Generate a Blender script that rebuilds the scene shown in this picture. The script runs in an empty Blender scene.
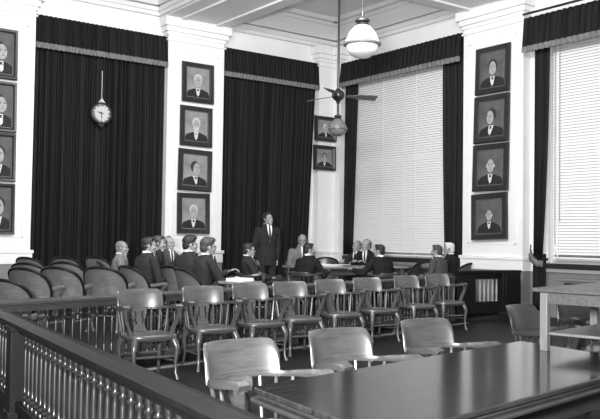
import bpy, bmesh, math, random
from mathutils import Vector, Matrix, Euler
random.seed(7)
PI = math.pi
SC = bpy.context.scene
COL = SC.collection
R = math.radians

# ------------------------------------------------------------------ camera
H = 1.33
YAW, PITCH, ROLL, F = 0.9338529, 0.0357644, 0.0141436, 812.489
YB, XR, ZN, ZB = 14.8827, 11.9838, 5.3685, 1.053     # back wall, right wall, neck line, base line
REC = 0.21                                            # depth of the bays behind the pilasters
dv = Vector((math.cos(YAW)*math.cos(PITCH), math.sin(YAW)*math.cos(PITCH), math.sin(PITCH)))
rv0 = Vector((math.sin(YAW), -math.cos(YAW), 0)); uv0 = rv0.cross(dv)
rv = rv0*math.cos(ROLL) + uv0*math.sin(ROLL); uv = uv0*math.cos(ROLL) - rv0*math.sin(ROLL)
CAMP = Vector((0, 0, H))
cd = bpy.data.cameras.new('camera'); cam = bpy.data.objects.new('camera', cd); COL.objects.link(cam)
cd.sensor_width = 36; cd.lens = 36*F/600; cd.clip_start = 0.05; cd.clip_end = 200
m = Matrix.Identity(4)
for i in range(3):
    m[i][0] = rv[i]; m[i][1] = uv[i]; m[i][2] = -dv[i]; m[i][3] = CAMP[i]
cam.matrix_world = m
SC.camera = cam

def ray(x, y): return dv + rv*((x-300)/F) + uv*((209.5-y)/F)
def on_Y(x, y, Y=YB): r = ray(x, y); return CAMP + r*(Y/r.y)
def on_X(x, y, X=XR): r = ray(x, y); return CAMP + r*(X/r.x)
def on_Z(x, y, Z): r = ray(x, y); return CAMP + r*((Z-H)/r.z)
def at(x, D, z):
    y = 240.0
    for _ in range(6):
        p = CAMP + ray(x, y)*D
        y += (p.z - z)*F/D
    return CAMP + ray(x, y)*D
def wang(phi): return YAW - R(phi)                    # phi: clockwise from the view axis
def face(phi): return wang(phi) - PI/2                # z rotation that turns local +Y that way

# ------------------------------------------------------------------ materials
def mat(name, v, rough=0.6, spec=0.5, var=0.0, scale=8.0, stretch=(1, 1, 1), bump=0.0, coat=0.0, metal=0.0, emit=0.0):
    mt = bpy.data.materials.new(name); mt.use_nodes = True
    nt = mt.node_tree; b = nt.nodes['Principled BSDF']
    b.inputs['Base Color'].default_value = (v, v, v, 1); b.inputs['Roughness'].default_value = rough
    b.inputs['Specular IOR Level'].default_value = spec; b.inputs['Coat Weight'].default_value = coat
    b.inputs['Coat Roughness'].default_value = 0.24; b.inputs['Metallic'].default_value = metal
    if emit:
        b.inputs['Emission Color'].default_value = (1, 1, 1, 1); b.inputs['Emission Strength'].default_value = emit
    if var or bump:
        tc = nt.nodes.new('ShaderNodeTexCoord'); mp = nt.nodes.new('ShaderNodeMapping')
        mp.inputs['Scale'].default_value = stretch
        nz = nt.nodes.new('ShaderNodeTexNoise'); nz.inputs['Scale'].default_value = scale; nz.inputs['Detail'].default_value = 6
        nt.links.new(tc.outputs['Object'], mp.inputs['Vector']); nt.links.new(mp.outputs['Vector'], nz.inputs['Vector'])
        if var:
            cr = nt.nodes.new('ShaderNodeMapRange')
            cr.inputs['From Min'].default_value = .25; cr.inputs['From Max'].default_value = .75
            cr.inputs['To Min'].default_value = max(0, v*(1-var)); cr.inputs['To Max'].default_value = v*(1+var)
            nt.links.new(nz.outputs['Fac'], cr.inputs['Value']); nt.links.new(cr.outputs['Result'], b.inputs['Base Color'])
        if bump:
            bp = nt.nodes.new('ShaderNodeBump'); bp.inputs['Strength'].default_value = bump; bp.inputs['Distance'].default_value = .01
            nt.links.new(nz.outputs['Fac'], bp.inputs['Height']); nt.links.new(bp.outputs['Normal'], b.inputs['Normal'])
    return mt
M = {
 'plaster': mat('white plaster', .80, .75, .3, .03, 3),
 'ceil': mat('painted ceiling', .78, .8, .2, .03, 2),
 'dado': mat('grey dado paint', .20, .6, .3, .06, 3),
 'floor': mat('dark linoleum', .007, .5, .25, .35, 2.5),
 'strip': mat('floor border board', .16, .5, .4, .25, 20),
 'platform': mat('platform boards', .012, .5, .3, .3, 6, (1, 6, 1)),
 'velvet': mat('dark velvet', .0055, .7, .25, .8, 30, (1, 1, .04)),  # vertical colour streaks paint in the highlights along the fold ridges
 'fringe': mat('fringe braid', .17, .9, .1, .4, 60, (1, 1, .15), .3),
 'oak': mat('varnished oak', .060, .38, .8, .34, 9, (1, 1, 7), .03, .5),
 'oakdark': mat('dark varnished oak', .12, .34, .6, .35, 9, (1, 1, 7), .04, .25),
 'rail': mat('dark railing wood', .009, .45, .15, .35, 8, (1.5, 9, 9), .04, .05),
 'railback': mat('bar rail wood', .05, .4, .4, .35, 8, (1.5, 9, 9), .04, .1),
 'oakblack': mat('near-black oak', .04, .36, .5, .3, 9, (1, 1, 7), .03, .3),
 'baluster': mat('baluster wood', .018, .28, .6, .3, 20, (1, 1, .4), 0, .3),
 'balusterlight': mat('pale baluster wood', .30, .4, .5, .2, 20, (1, 1, .4)),  # lighter tone than the other balusters
 'table': mat('polished table top', .022, .12, .30, .75, 4, (1, 9, 1), 0, .1),
 'tableedge': mat('table edge moulding', .03, .35, .35, .3, 7, (1, 6, 6)),
 'ltwood': mat('pale oak', .055, .4, .5, .35, 7, (1.5, 9, 9), .03),
 'ltleg': mat('pale oak leg', .11, .45, .5, .2, 7, (9, 9, 1)),
 'frame': mat('dark picture frame', .022, .35, .5, .3, 12),
 'liner': mat('frame slip', .09, .4, .4),
 'canvas': mat('painted canvas ground', .10, .7, .2, .45, 3.2),
 'canvasb': mat('pale painted ground', .25, .7, .2, .4, 3.2),
 'pcoat': mat('painted coat', .025, .7, .2, .3, 9),
 'pface': mat('painted face', .36, .7, .2, .18, 14),
 'pshirt': mat('painted shirt', .62, .7, .2),
 'phair_d': mat('painted dark hair', .04, .7, .2),
 'phair_w': mat('painted white hair', .5, .7, .2, .15, 20),
 'blind': mat('white blind slat', .86, .5, .4),
 'cord': mat('blind cord', .30, .8, .2),
 'winframe': mat('window woodwork', .55, .5, .4),
 'black': mat('black metal', .02, .35, .5),
 'bronze': mat('bronze fitting', .05, .35, .6, .2, 20, metal=.6),
 'bladem': mat('fan blade wood', .10, .4, .5, .2, 10),
 'opal': mat('opal glass shade', .80, .25, .5),
 'smoke': mat('grey lamp glass', .16, .3, .5, .3, 30),
 'band': mat('lamp band', .14, .35, .5),
 'dial': mat('clock dial', .48, .5, .4),
 'brass': mat('pale brass', .5, .35, .6),
 'skin': mat('skin', .25, .5, .4, .06, 15),
 'lip': mat('lips', .22, .5, .3), 'eye': mat('eyes', .03, .3, .5),
 'hair_d': mat('dark hair', .015, .5, .4, .4, 60, bump=.4), 'hair_g': mat('grey hair', .16, .6, .3, .35, 60, bump=.4),
 'hair_w': mat('white hair', .55, .6, .3, .2, 60, bump=.4), 'hair_m': mat('brown hair', .045, .5, .35, .4, 60, bump=.4),
 'suit_d': mat('dark suit cloth', .021, .85, .2, .25, 20), 'suit_m': mat('mid grey suit cloth', .055, .85, .2, .25, 20),
 'suit_l': mat('light grey suit cloth', .15, .85, .2, .2, 20), 'suit_k': mat('black suit cloth', .010, .85, .2, .25, 20),
 'shirt': mat('white shirt', .75, .7, .3), 'tie': mat('dark tie', .03, .6, .3), 'shoe': mat('black shoe leather', .012, .3, .5),
 'paper': mat('white paper', .78, .8, .2), 'wood_d': mat('dark table wood', .06, .3, .5, .3, 6, (1, 6, 6), 0, .2),
 'wood_m': mat('mid table wood', .17, .3, .5, .3, 6, (1, 6, 6), 0, .2),
}
def glass():
    mt = bpy.data.materials.new('window glass'); mt.use_nodes = True; nt = mt.node_tree
    b = nt.nodes['Principled BSDF']; b.inputs['Transmission Weight'].default_value = 1; b.inputs['Roughness'].default_value = .02
    b.inputs['IOR'].default_value = 1.45
    return mt
M['glass'] = glass()

# ------------------------------------------------------------------ mesh builder
class MB:
    def __init__(s): s.v = []; s.f = []
    def add(s, vs, fs, mtx=None):
        o = len(s.v)
        s.v += [tuple(mtx @ Vector(p)) if mtx else tuple(p) for p in vs]
        s.f += [tuple(i+o for i in f) for f in fs]
        return s
    def box(s, a, b, mtx=None):
        x0, y0, z0 = a; x1, y1, z1 = b
        return s.add([(x0,y0,z0),(x1,y0,z0),(x1,y1,z0),(x0,y1,z0),(x0,y0,z1),(x1,y0,z1),(x1,y1,z1),(x0,y1,z1)],
              [(3,2,1,0),(4,5,6,7),(0,1,5,4),(1,2,6,5),(2,3,7,6),(3,0,4,7)], mtx)
    def prism(s, poly, z0, z1, mtx=None):
        n = len(poly)
        vs = [(p[0], p[1], z0) for p in poly] + [(p[0], p[1], z1) for p in poly]
        fs = [tuple(reversed(range(n))), tuple(range(n, 2*n))] + [(i, (i+1) % n, n+(i+1) % n, n+i) for i in range(n)]
        return s.add(vs, fs, mtx)
    def lathe(s, prof, n=14, mtx=None):
        vs = []; fs = []
        for r, z in prof:
            for k in range(n):
                a = 2*PI*k/n; vs.append((r*math.cos(a), r*math.sin(a), z))
        for i in range(len(prof)-1):
            for k in range(n):
                fs.append((i*n+k, i*n+(k+1) % n, (i+1)*n+(k+1) % n, (i+1)*n+k))
        fs.append(tuple(reversed(range(n)))); fs.append(tuple(range((len(prof)-1)*n, len(prof)*n)))
        return s.add(vs, fs, mtx)
    def sweep(s, path, secs, up=(0, 0, 1), mtx=None, closed=False):
        """path: points; secs: one section (list of (u,v)) or a list with one section per point; u = side, v = up"""
        P = [Vector(p) for p in path]; up = Vector(up); n = len(P)
        if not isinstance(secs[0][0], (tuple, list)): secs = [secs]*n
        k = len(secs[0]); vs = []; fs = []
        for i, p in enumerate(P):
            if closed: t = P[(i+1) % n]-P[i-1]
            else: t = P[min(i+1, n-1)]-P[max(i-1, 0)]
            t.normalize(); sd = t.cross(up)
            if sd.length < 1e-4: sd = t.cross(Vector((0, 1, 0)))
            sd.normalize(); u2 = sd.cross(t)
            for a, b in secs[i]: vs.append(tuple(p+sd*a+u2*b))
        for i in range(n if closed else n-1):
            j = (i+1) % n
            for q in range(k): fs.append((i*k+q, i*k+(q+1) % k, j*k+(q+1) % k, j*k+q))
        if not closed: fs.append(tuple(reversed(range(k)))); fs.append(tuple(range((n-1)*k, n*k)))
        return s.add(vs, fs, mtx)
    def tube(s, path, rad, n=8, mtx=None, up=(0, 0, 1)):
        if not isinstance(rad, (list, tuple)): rad = [rad]*len(path)
        secs = [[(r*math.cos(2*PI*k/n), r*math.sin(2*PI*k/n)) for k in range(n)] for r in rad]
        return s.sweep(path, secs, up, mtx)
    def caps(s, a, b, ra, rb, n=12):
        a = Vector(a); b = Vector(b); d = b-a; L = d.length
        if L < 1e-6: return s
        q = d.to_track_quat('Z', 'Y').to_matrix().to_4x4(); q.translation = a
        pr = [(max(ra*math.sin(t), 1e-4), -ra*math.cos(t)) for t in [PI/2*i/4 for i in range(5)]]
        pr += [(max(rb*math.cos(t), 1e-4), L+rb*math.sin(t)) for t in [PI/2*i/4 for i in range(5)]]
        return s.lathe(pr, n, q)
    def ell(s, c, r, rot=None, n=16, mm=10):
        mtx = Matrix.Translation(Vector(c))
        if rot: mtx = mtx @ Euler(rot).to_matrix().to_4x4()
        mtx = mtx @ Matrix.Diagonal((r[0], r[1], r[2], 1))
        pr = [(max(math.sin(PI*i/mm), 1e-3), -math.cos(PI*i/mm)) for i in range(mm+1)]
        return s.lathe(pr, n, mtx)
    def loft(s, secs, n=18, mtx=None, e=2.4):
        """secs: (centre, rx, ry[, tilt]) stacked along their own order, local x/y sections"""
        vs = []; fs = []
        for sec in secs:
            c = Vector(sec[0]); rx, ry = sec[1], sec[2]; tl = sec[3] if len(sec) > 3 else 0
            for k in range(n):
                a = 2*PI*k/n; ca, sa = math.cos(a), math.sin(a)
                x = rx*math.copysign(abs(ca)**(2/e), ca); y = ry*math.copysign(abs(sa)**(2/e), sa)
                vs.append((c.x+x, c.y+y*math.cos(tl), c.z-y*math.sin(tl)))
        for i in range(len(secs)-1):
            for k in range(n): fs.append((i*n+k, i*n+(k+1) % n, (i+1)*n+(k+1) % n, (i+1)*n+k))
        fs.append(tuple(reversed(range(n)))); fs.append(tuple(range((len(secs)-1)*n, len(secs)*n)))
        return s.add(vs, fs, mtx)
    def mesh(s, name):
        me = bpy.data.meshes.new(name); me.from_pydata(s.v, [], s.f)
        bm = bmesh.new(); bm.from_mesh(me); bmesh.ops.recalc_face_normals(bm, faces=bm.faces); bm.to_mesh(me); bm.free()
        return me
    def build(s, name, mt, parent=None, smooth=35, bevel=0.0):
        return link(s.mesh(name), name, mt, parent, smooth, bevel)

def link(me, name, mt, parent=None, smooth=35, bevel=0.0):
    o = bpy.data.objects.new(name, me); COL.objects.link(o)
    me.materials.clear(); me.materials.append(mt)
    if smooth:
        me.shade_smooth()
        if smooth < 180: me.set_sharp_from_angle(angle=R(smooth))
    if bevel:
        b = o.modifiers.new('bevel', 'BEVEL'); b.width = bevel; b.segments = 2; b.limit_method = 'ANGLE'; b.angle_limit = R(40)
    if parent: o.parent = parent
    return o
def tag(o, label=None, cat=None, group=None, kind=None):
    if label: o['label'] = label
    if cat: o['category'] = cat
    if group: o['group'] = group
    if kind: o['kind'] = kind
    return o
def empty(name, loc, rz=0.0, label=None, cat=None, group=None):
    o = bpy.data.objects.new(name, None); COL.objects.link(o); o.empty_display_size = .1
    o.location = loc; o.rotation_euler = (0, 0, rz)
    return tag(o, label, cat, group)
KIDS = {}
def copy_tree(o, parent=None):
    c = o.copy(); COL.objects.link(c)
    c.parent = parent
    for ch in o.children: copy_tree(ch, c)
    return c
def struct(name, mb, mt, smooth=35, bevel=0.0, parent=None):
    o = mb.build(name, mt, parent, smooth, bevel)
    if not parent: tag(o, kind='structure')
    return o
def remesh(mb, name, mt, parent, voxel=.01, it=3, jitter=0.0):
    me = mb.mesh(name+'_src'); o = bpy.data.objects.new('tmp', me); COL.objects.link(o)
    r = o.modifiers.new('r', 'REMESH'); r.mode = 'VOXEL'; r.voxel_size = voxel
    if it:
        sm = o.modifiers.new('s', 'SMOOTH'); sm.factor = .5; sm.iterations = it
    dg = bpy.context.evaluated_depsgraph_get(); dg.update()
    out = bpy.data.meshes.new_from_object(o.evaluated_get(dg)); out.name = name
    bpy.data.objects.remove(o); bpy.data.meshes.remove(me)
    if jitter:
        for v in out.vertices:
            k = math.sin(v.co.x*170)*math.sin(v.co.y*150+1)*math.sin(v.co.z*130+2)
            v.co += v.normal*jitter*k
    return link(out, name, mt, parent, 180)

# ------------------------------------------------------------------ the room shell
ZC0 = ZN+.45; ZC = ZC0+.74           # beam soffit, coffer ceiling
P0 = (3.555, 4.888); P1 = (7.607, 8.937); PC = 11.523
RP = (9.42, 10.86); RC = 14.66; RQ = (4.2, 5.6)
XL, YF = -3.5, -3.0
struct('floor', MB().box((XL, YF, -.1), (XR+.6, YB+.6, 0)), M['floor'])
# walls: upper white part and the bays set back between the pilasters
struct('wall_back', MB().box((XL, YB+REC, 0), (XR+.6, YB+.5, ZC+.1)), M['plaster'])
W1 = (11.12, 14.52); W2 = (5.75, 9.02); WZ = (.95, ZN-.12)
wr = MB(); x0, x1 = XR+REC, XR+.5
wr.box((x0, YF, 0), (x1, YB+.5, WZ[0])).box((x0, YF, WZ[1]), (x1, YB+.5, ZC+.1))
for a, b in ((YF, W2[0]), (W2[1], W1[0]), (W1[1], YB+.5)): wr.box((x0, a, WZ[0]), (x1, b, WZ[1]))
struct('wall_right', wr, M['plaster'])
# pilasters with plinth, panel, neck bead and stepped capital
TN = [0]
def trim(mb, mt, smooth=35, bevel=.006):
    TN[0] += 1
    return struct('trim_%d' % TN[0], mb, mt, smooth, bevel)
def pilaster_back(a, b, right=True):
    t = MB()
    t.box((a, YB, .1), (b, YB+REC+.02, ZC0))
    t.box((a-.03, YB-.03, .80), (b+.03, YB+REC, ZB-.06)); t.box((a-.05, YB-.05, ZB-.06), (b+.05, YB+REC, ZB))
    t.box((a-.03, YB-.035, ZN-.015), (b+.03, YB+REC, ZN+.02))
    for k, (z0, z1, e) in enumerate(((ZN+.10, ZN+.17, .03), (ZN+.17, ZN+.27, .07), (ZN+.27, ZC0, .12))):
        t.box((a-e, YB-e, z0), (b+e, YB+REC, z1))
    fr = .14
    for (u0, u1, v0, v1) in ((a+fr, b-fr, ZN-.24, ZN-.21), (a+fr, b-fr, ZB+.22, ZB+.25), (a+fr, a+fr+.03, ZB+.22, ZN-.21), (b-fr-.03, b-fr, ZB+.22, ZN-.21)):
        t.box((u0, YB-.008, v0), (u1, YB+.02, v1))
    trim(t, M['plaster'], 35, .004)
def pilaster_right(a, b):
    t = MB()
    t.box((XR, a, .1), (XR+REC+.02, b, ZC0))
    t.box((XR-.03, a-.03, .80), (XR+REC, b+.03, ZB-.06)); t.box((XR-.05, a-.05, ZB-.06), (XR+REC, b+.05, ZB))
    t.box((XR-.035, a-.03, ZN-.015), (XR+REC, b+.03, ZN+.02))
    for k, (z0, z1, e) in enumerate(((ZN+.10, ZN+.17, .03), (ZN+.17, ZN+.27, .07), (ZN+.27, ZC0, .12))):
        t.box((XR-e, a-e, z0), (XR+REC, b+e, z1))
    fr = .14
    for (u0, u1, v0, v1) in ((a+fr, b-fr, ZN-.24, ZN-.21), (a+fr, b-fr, ZB+.22, ZB+.25), (a+fr, a+fr+.03, ZB+.22, ZN-.21), (b-fr-.03, b-fr, ZB+.22, ZN-.21)):
        t.box((XR-.008, u0, v0), (XR+.02, u1, v1))
    trim(t, M['plaster'], 35, .004)
pilaster_back(*P0); pilaster_back(*P1)
pilaster_right(*RP); pilaster_right(*RQ)
# corner pilaster: two faces of one pier
t = MB()
poly = lambda e: [(PC-e, YB-e), (XR-e, YB-e), (XR-e, RC-e), (XR+REC+.05, RC-e), (XR+REC+.05, YB+REC+.05), (PC-e, YB+REC+.05)]
t.prism(poly(0), .1, ZC0); t.prism(poly(.03), .80, ZB-.06); t.prism(poly(.05), ZB-.06, ZB); t.prism(poly(.035), ZN-.015, ZN+.02)
for z0, z1, e in ((ZN+.10, ZN+.17, .03), (ZN+.17, ZN+.27, .07), (ZN+.27, ZC0, .12)): t.prism(poly(e), z0, z1)
trim(t, M['plaster'], 35, .004)
# grey painted dado with a thin top line, following wall and pilasters
d = MB()
d.box((XL, YB+REC-.01, .1), (PC, YB+REC+.05, .80))
for a, b in (P0, P1): d.box((a-.02, YB-.02, .1), (b+.02, YB+REC, .797))
d.prism(poly(.02), .1, .797)
struct('baseboard_back', d, M['dado'])
d = MB(); d.box((XR+REC-.01, YF, 0), (XR+REC+.05, RC, .80))
for a, b in (RP, RQ): d.box((XR-.02, a-.02, 0), (XR+REC, b+.02, .797))
struct('baseboard_right', d, M['dado'])
# ceiling: coffer slab, beams both ways, stepped cornice round every coffer
struct('ceiling', MB().box((XL, YF, ZC), (XR+.6, YB+.6, ZC+.12)), M['ceil'])
BX = [(-.5, .83), P0, P1, (XR+REC-.02, XR+.5)]; BY = [(-.6, .7), RQ, RP, (YB+REC-.02, YB+.5)]
e = .1
for i, (a, b) in enumerate(BX[:3]):
    t = MB().box((a-e, YF, ZC0), (b+e, YB+REC, ZC+.02))
    # soffit panel moulding between the cross beams
    ys = [(BY[j][1]+.25, BY[j+1][0]-.25) for j in range(3)]
    for (y0, y1) in ys:
        for bx in ((a+.22, y0, a+.29, y1), (b-.29, y0, b-.22, y1), (a+.22, y0, b-.22, y0+.07), (a+.22, y1-.07, b-.22, y1)):
            t.box((bx[0], bx[1], ZC0-.035), (bx[2], bx[3], ZC0+.01))
    trim(t, M['ceil'], 35, .012)
for i, (a, b) in enumerate(BY[:3]):
    t = MB().box((XL, a-e, ZC0+.002), (XR+REC, b+e, ZC+.02))
    xs = [(BX[j][1]+.25, BX[j+1][0]-.25) for j in range(3)]
    for (q0, q1) in xs:
        for bx in ((q0, a+.22, q1, a+.29), (q0, b-.29, q1, b-.22), (q0, a+.22, q0+.07, b-.22), (q1-.07, a+.22, q1, b-.22)):
            t.box((bx[0], bx[1], ZC0-.035), (bx[2], bx[3], ZC0+.01))
    trim(t, M['ceil'], 35, .012)
def ring(t, x0, x1, y0, y1, w, z0, z1):
    t.box((x0, y0, z0), (x0+w, y1, z1)).box((x1-w, y0, z0), (x1, y1, z1)).box((x0, y0, z0), (x1, y0+w, z1)).box((x0, y1-w, z0), (x1, y1, z1))
for i in range(3):
    for j in range(3):
        c = (BX[i][1]+e, BX[i+1][0]-(e if i < 2 else 0), BY[j][1]+e, BY[j+1][0]-(e if j < 2 else 0))
        t = MB()
        for w, z0, z1 in ((.06, ZC0+.03, ZC0+.12), (.10, ZC0+.11, ZC0+.21), (.13, ZC0+.23, ZC0+.56), (.17, ZC0+.55, ZC0+.64), (.26, ZC0+.64, ZC+.01)):
            ring(t, *c, w, z0, z1)
        trim(t, M['ceil'], 35, .012)
# windows: sash frame, panes, sill
for n, (a, b) in ((1, W1), (2, W2)):
    w = MB(); X0, X1 = XR+REC+.08, XR+REC+.15
    mid = (a+b)/2; zm = (WZ[0]+WZ[1])/2
    for y0, y1 in ((a, a+.09), (mid-.05, mid+.05), (b-.09, b)): w.box((X0, y0, WZ[0]), (X1, y1, WZ[1]))
    for z0, z1 in ((WZ[0], WZ[0]+.1), (zm-.05, zm+.05), (WZ[1]-.1, WZ[1])): w.box((X0+.003, a, z0), (X1-.003, b, z1))
    fr = struct('window_%d' % n, w, M['winframe'])
    MB().box((X0+.03, a+.02, WZ[0]+.02), (X0+.036, b-.02, WZ[1]-.02)).build('pane', M['glass'], fr)
    MB().box((XR+.06, a-.1, .865), (XR+REC+.1, b+.1, .955)).build('window_sill', M['black'], fr, bevel=.008)

# platform behind the bar rail
DA = 946.0                                            # vanishing column of the bar rail line
def rail_pt(x, z=0.0): return at(x, 8.72*(DA-180)/(DA-x), z)
ra = rail_pt(-25); rb = rail_pt(516)
A = Vector((rb.x-ra.x, rb.y-ra.y, 0)).normalized(); NA = Vector((-A.y, A.x, 0))
PA = math.atan2(A.y, A.x)
RL = ra+NA*.06
end = RL + A*((XR+REC-.02-RL.x)/A.x); start = RL + A*((XL+2-RL.x)/A.x)
struct('trim_platform', MB().prism([(start.x, start.y), (end.x, end.y), (XR+REC-.01, YB+REC-.01), (start.x, YB+REC-.01)], 0, .1), M['platform'])
bpy.data.objects['trim_platform'].name = 'trim_%d' % (TN[0]+1); TN[0] += 1
s0 = on_Z(176, 367, 0); s1 = on_Z(470, 323.5, 0)
sd = (s1-s0).normalized(); sn = Vector((-sd.y, sd.x, 0)); s0 = s0-sd*3.2
trim(MB().prism([tuple((s0)[:2]), tuple(s1[:2]), tuple((s1+sn*.10)[:2]), tuple((s0+sn*.10)[:2])], .0, .012), M['strip'])

# ------------------------------------------------------------------ curtains, valances
def wavy(mb, width, z0, z1, amp, nf, seed, flare=0.0, pin=None, nz=10, off=0.0):
    rnd = random.Random(seed); n = nf*8
    ph = [0]
    for k in range(n): ph.append(ph[-1]+rnd.uniform(.6, 1.4))
    tot = ph[-1]; am = [rnd.uniform(.55, 1.25) for _ in range(nf+2)]
    front = []; back = []
    vs = []; fs = []
    for j in range(nz+1):
        t = j/nz; z = z1+(z0-z1)*t
        for i in range(n+1):
            u = ph[i]/tot; x = u*width
            if pin: x = pin(u, t)*width
            a = am[int(u*nf)]*amp*(.7+.3*t)
            y = -a*(math.sin(u*nf*2*PI)+.35*math.sin(u*nf*4.7*PI+seed)) - flare*t + off
            vs.append((x, y-.008, z)); 
    m0 = len(vs)
    vs += [(x, y+.016, z) for (x, y, z) in vs]
    for j in range(nz):
        for i in range(n):
            a = j*(n+1)+i; q = (a, a+1, a+n+2, a+n+1)
            fs.append(q); fs.append(tuple(m0+w for w in reversed(q)))
    for j in range(nz):
        for i in (0, n):
            a = j*(n+1)+i; fs.append((a, a+n+1, m0+a+n+1, m0+a))
    for i in range(n):
        for j in (0, nz):
            a = j*(n+1)+i; fs.append((a, a+1, m0+a+1, m0+a))
    return mb.add(vs, fs)
def valance(parent, width, z0, z1, y, seed, nf, x=0.0):
    v = wavy(MB(), width, z0, z1, .028, nf, seed, .05).build('valance', M['velvet'], parent, 180); v.location = (x, y, 0)
    fz = wavy(MB(), width, z0-.07, z0+.035, .030, nf, seed, .005).build('fringe_trim', M['fringe'], v, 180)
    fz.location = (0, -.055, 0)
    rd = MB().tube([(0, .02, z1-.02), (width, .02, z1-.02)], .018).build('curtain_rod', M['black'], parent); rd.location = (x, y, 0)
# the two back curtains
for (xa, xb, lab, sd_) in ((P0[1], P1[0], 'dark full-length velvet curtain behind the hanging round clock', 3),
                           (P1[1], PC, 'dark full-length velvet curtain behind the standing man', 11)):
    c = empty('curtain', (xa, YB+.13, 0), 0, lab, 'curtain')
    W = xb-xa
    if sd_ == 3: w = wavy(MB(), W-.02, .12, 5.4, .055, 24, sd_)
    else: w = wavy(MB(), W-.02, .12, 5.4, .055, 24, sd_, pin=lambda u, t: u*(1.0-.09*t))
    w.build('drape', M['velvet'], c, 180).location = (.01, 0, 0)
    valance(c, W+(-.01), 4.86, 5.42, -.09, sd_+1, 30)
# window curtains on the right wall; local x runs to -Y, local -y into the room
def wincurtain(ytop, lab):
    return empty('curtain', (XR+.12, ytop, 0), -PI/2, lab, 'curtain')
c = wincurtain(14.62, 'dark velvet valance and side drapes around the blind behind the meeting table')
valance(c, 14.62-10.90, 4.93, 5.43, -.14, 21, 30)
wavy(MB(), .46, .98, 5.4, .03, 5, 22, pin=lambda u, t: (u*(1-.35*t))-.02*t).build('drape', M['velvet'], c, 180).location = (.02, -.02, 0)
wavy(MB(), .60, .35, 5.4, .03, 6, 24, pin=lambda u, t: 1-(1-u)*(1-.42*t*t)-.20*t*t).build('drape', M['velvet'], c, 180).location = (14.62-10.90-.60, -.02, 0)
c = wincurtain(9.33, 'dark velvet valance and tied-back drape at the right-hand blind')
valance(c, 3.3, 4.80, 5.36, -.22, 31, 28)
MB().tube([(-.02, -.22, 5.44), (3.3, -.22, 5.44)], .022).build('curtain_rod', M['black'], c)
zt = 1.02
dr = MB(); wavy(dr, .31, zt, 5.3, .03, 5, 33, pin=lambda u, t: u*(1-.45*t*t)-.05*t*t).build('drape', M['velvet'], c, 180).location = (.12, -.05, 0)
wavy(MB(), .26, .12, zt+.1, .025, 4, 35, nz=6, pin=lambda u, t: u*(1-.1*t)+.06).build('drape', M['velvet'], c, 180).location = (.08, -.05, 0)
tb = MB().sweep([(.02, -.02, 1.27), (.04, -.07, 1.20), (.12, -.11, 1.08), (.24, -.12, 1.01), (.34, -.09, 1.01), (.37, 0, 1.03)], [(-.008, -.018), (.008, -.018), (.008, .018), (-.008, .018)]).build('tieback', M['velvet'], c, 180)
MB().sweep([(.05, -.09, 1.13), (.08, -.11, 1.07), (.14, -.13, 1.01), (.24, -.135, .945), (.34, -.10, .945)], [(-.012, -.055), (.012, -.055), (.012, .055), (-.012, .055)]).build('fringe_trim', M['fringe'], tb, 180)

# venetian blinds
def blind(y0, y1, z0, z1, lab, nt):
    W = y1-y0
    c = empty('venetian_blind', (XR+REC+.0, y1, 0), -PI/2, lab, 'window blind', None)
    MB().box((0, -.05, z1-.06), (W, 0, z1)).build('head_rail', M['blind'], c, bevel=.004)
    sl = MB(); z = z1-.09
    ta = R(59); hw = .029
    while z > z0+.05:
        dy, dz = hw*math.cos(ta), hw*math.sin(ta)
        sl.add([(0, -.025-dy, z-dz), (W, -.025-dy, z-dz), (W, -.029, z), (0, -.029, z), (W, -.025+dy, z+dz), (0, -.025+dy, z+dz),
                (0, -.0225-dy, z-dz), (W, -.0225-dy, z-dz), (W, -.0265, z), (0, -.0265, z), (W, -.0225+dy, z+dz), (0, -.0225+dy, z+dz)],
               [(0,1,2,3),(3,2,4,5),(7,6,9,8),(8,9,11,10),(0,6,7,1),(5,4,10,11),(0,3,9,6),(3,5,11,9),(1,7,8,2),(2,8,10,4)])
        z -= .0515
    sl.build('slats', M['blind'], c, 0)
    MB().box((0, -.045, z0), (W, -.01, z0+.03)).build('bottom_rail', M['blind'], c, bevel=.004)
    for k in range(nt):
        x = W*(k+.12)/(nt-1+.24)
        MB().box((x-.012, -.058, z0+.01), (x+.012, -.055, z1-.03)).build('ladder_tape', M['blind'], c)
    MB().tube([(.06, -.065, z1-.05), (.06, -.066, 1.3)], .006, 6, up=(1, 0, 0)).build('pull_cord', M['cord'], c)
    MB().tube([(.16, -.065, z1-.05), (.16, -.066, 1.7)], .006, 6, up=(1, 0, 0)).build('pull_cord', M['cord'], c)
blind(W1[0]+.04, W1[1]-.02, .99, WZ[1]+.1, 'wide white venetian blind lowered behind the meeting table', 4)
blind(W2[0]+.05, W2[1]-.12, 1.04, WZ[1]+.1, 'white venetian blind at the right edge beyond the portrait pilaster', 4)

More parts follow.
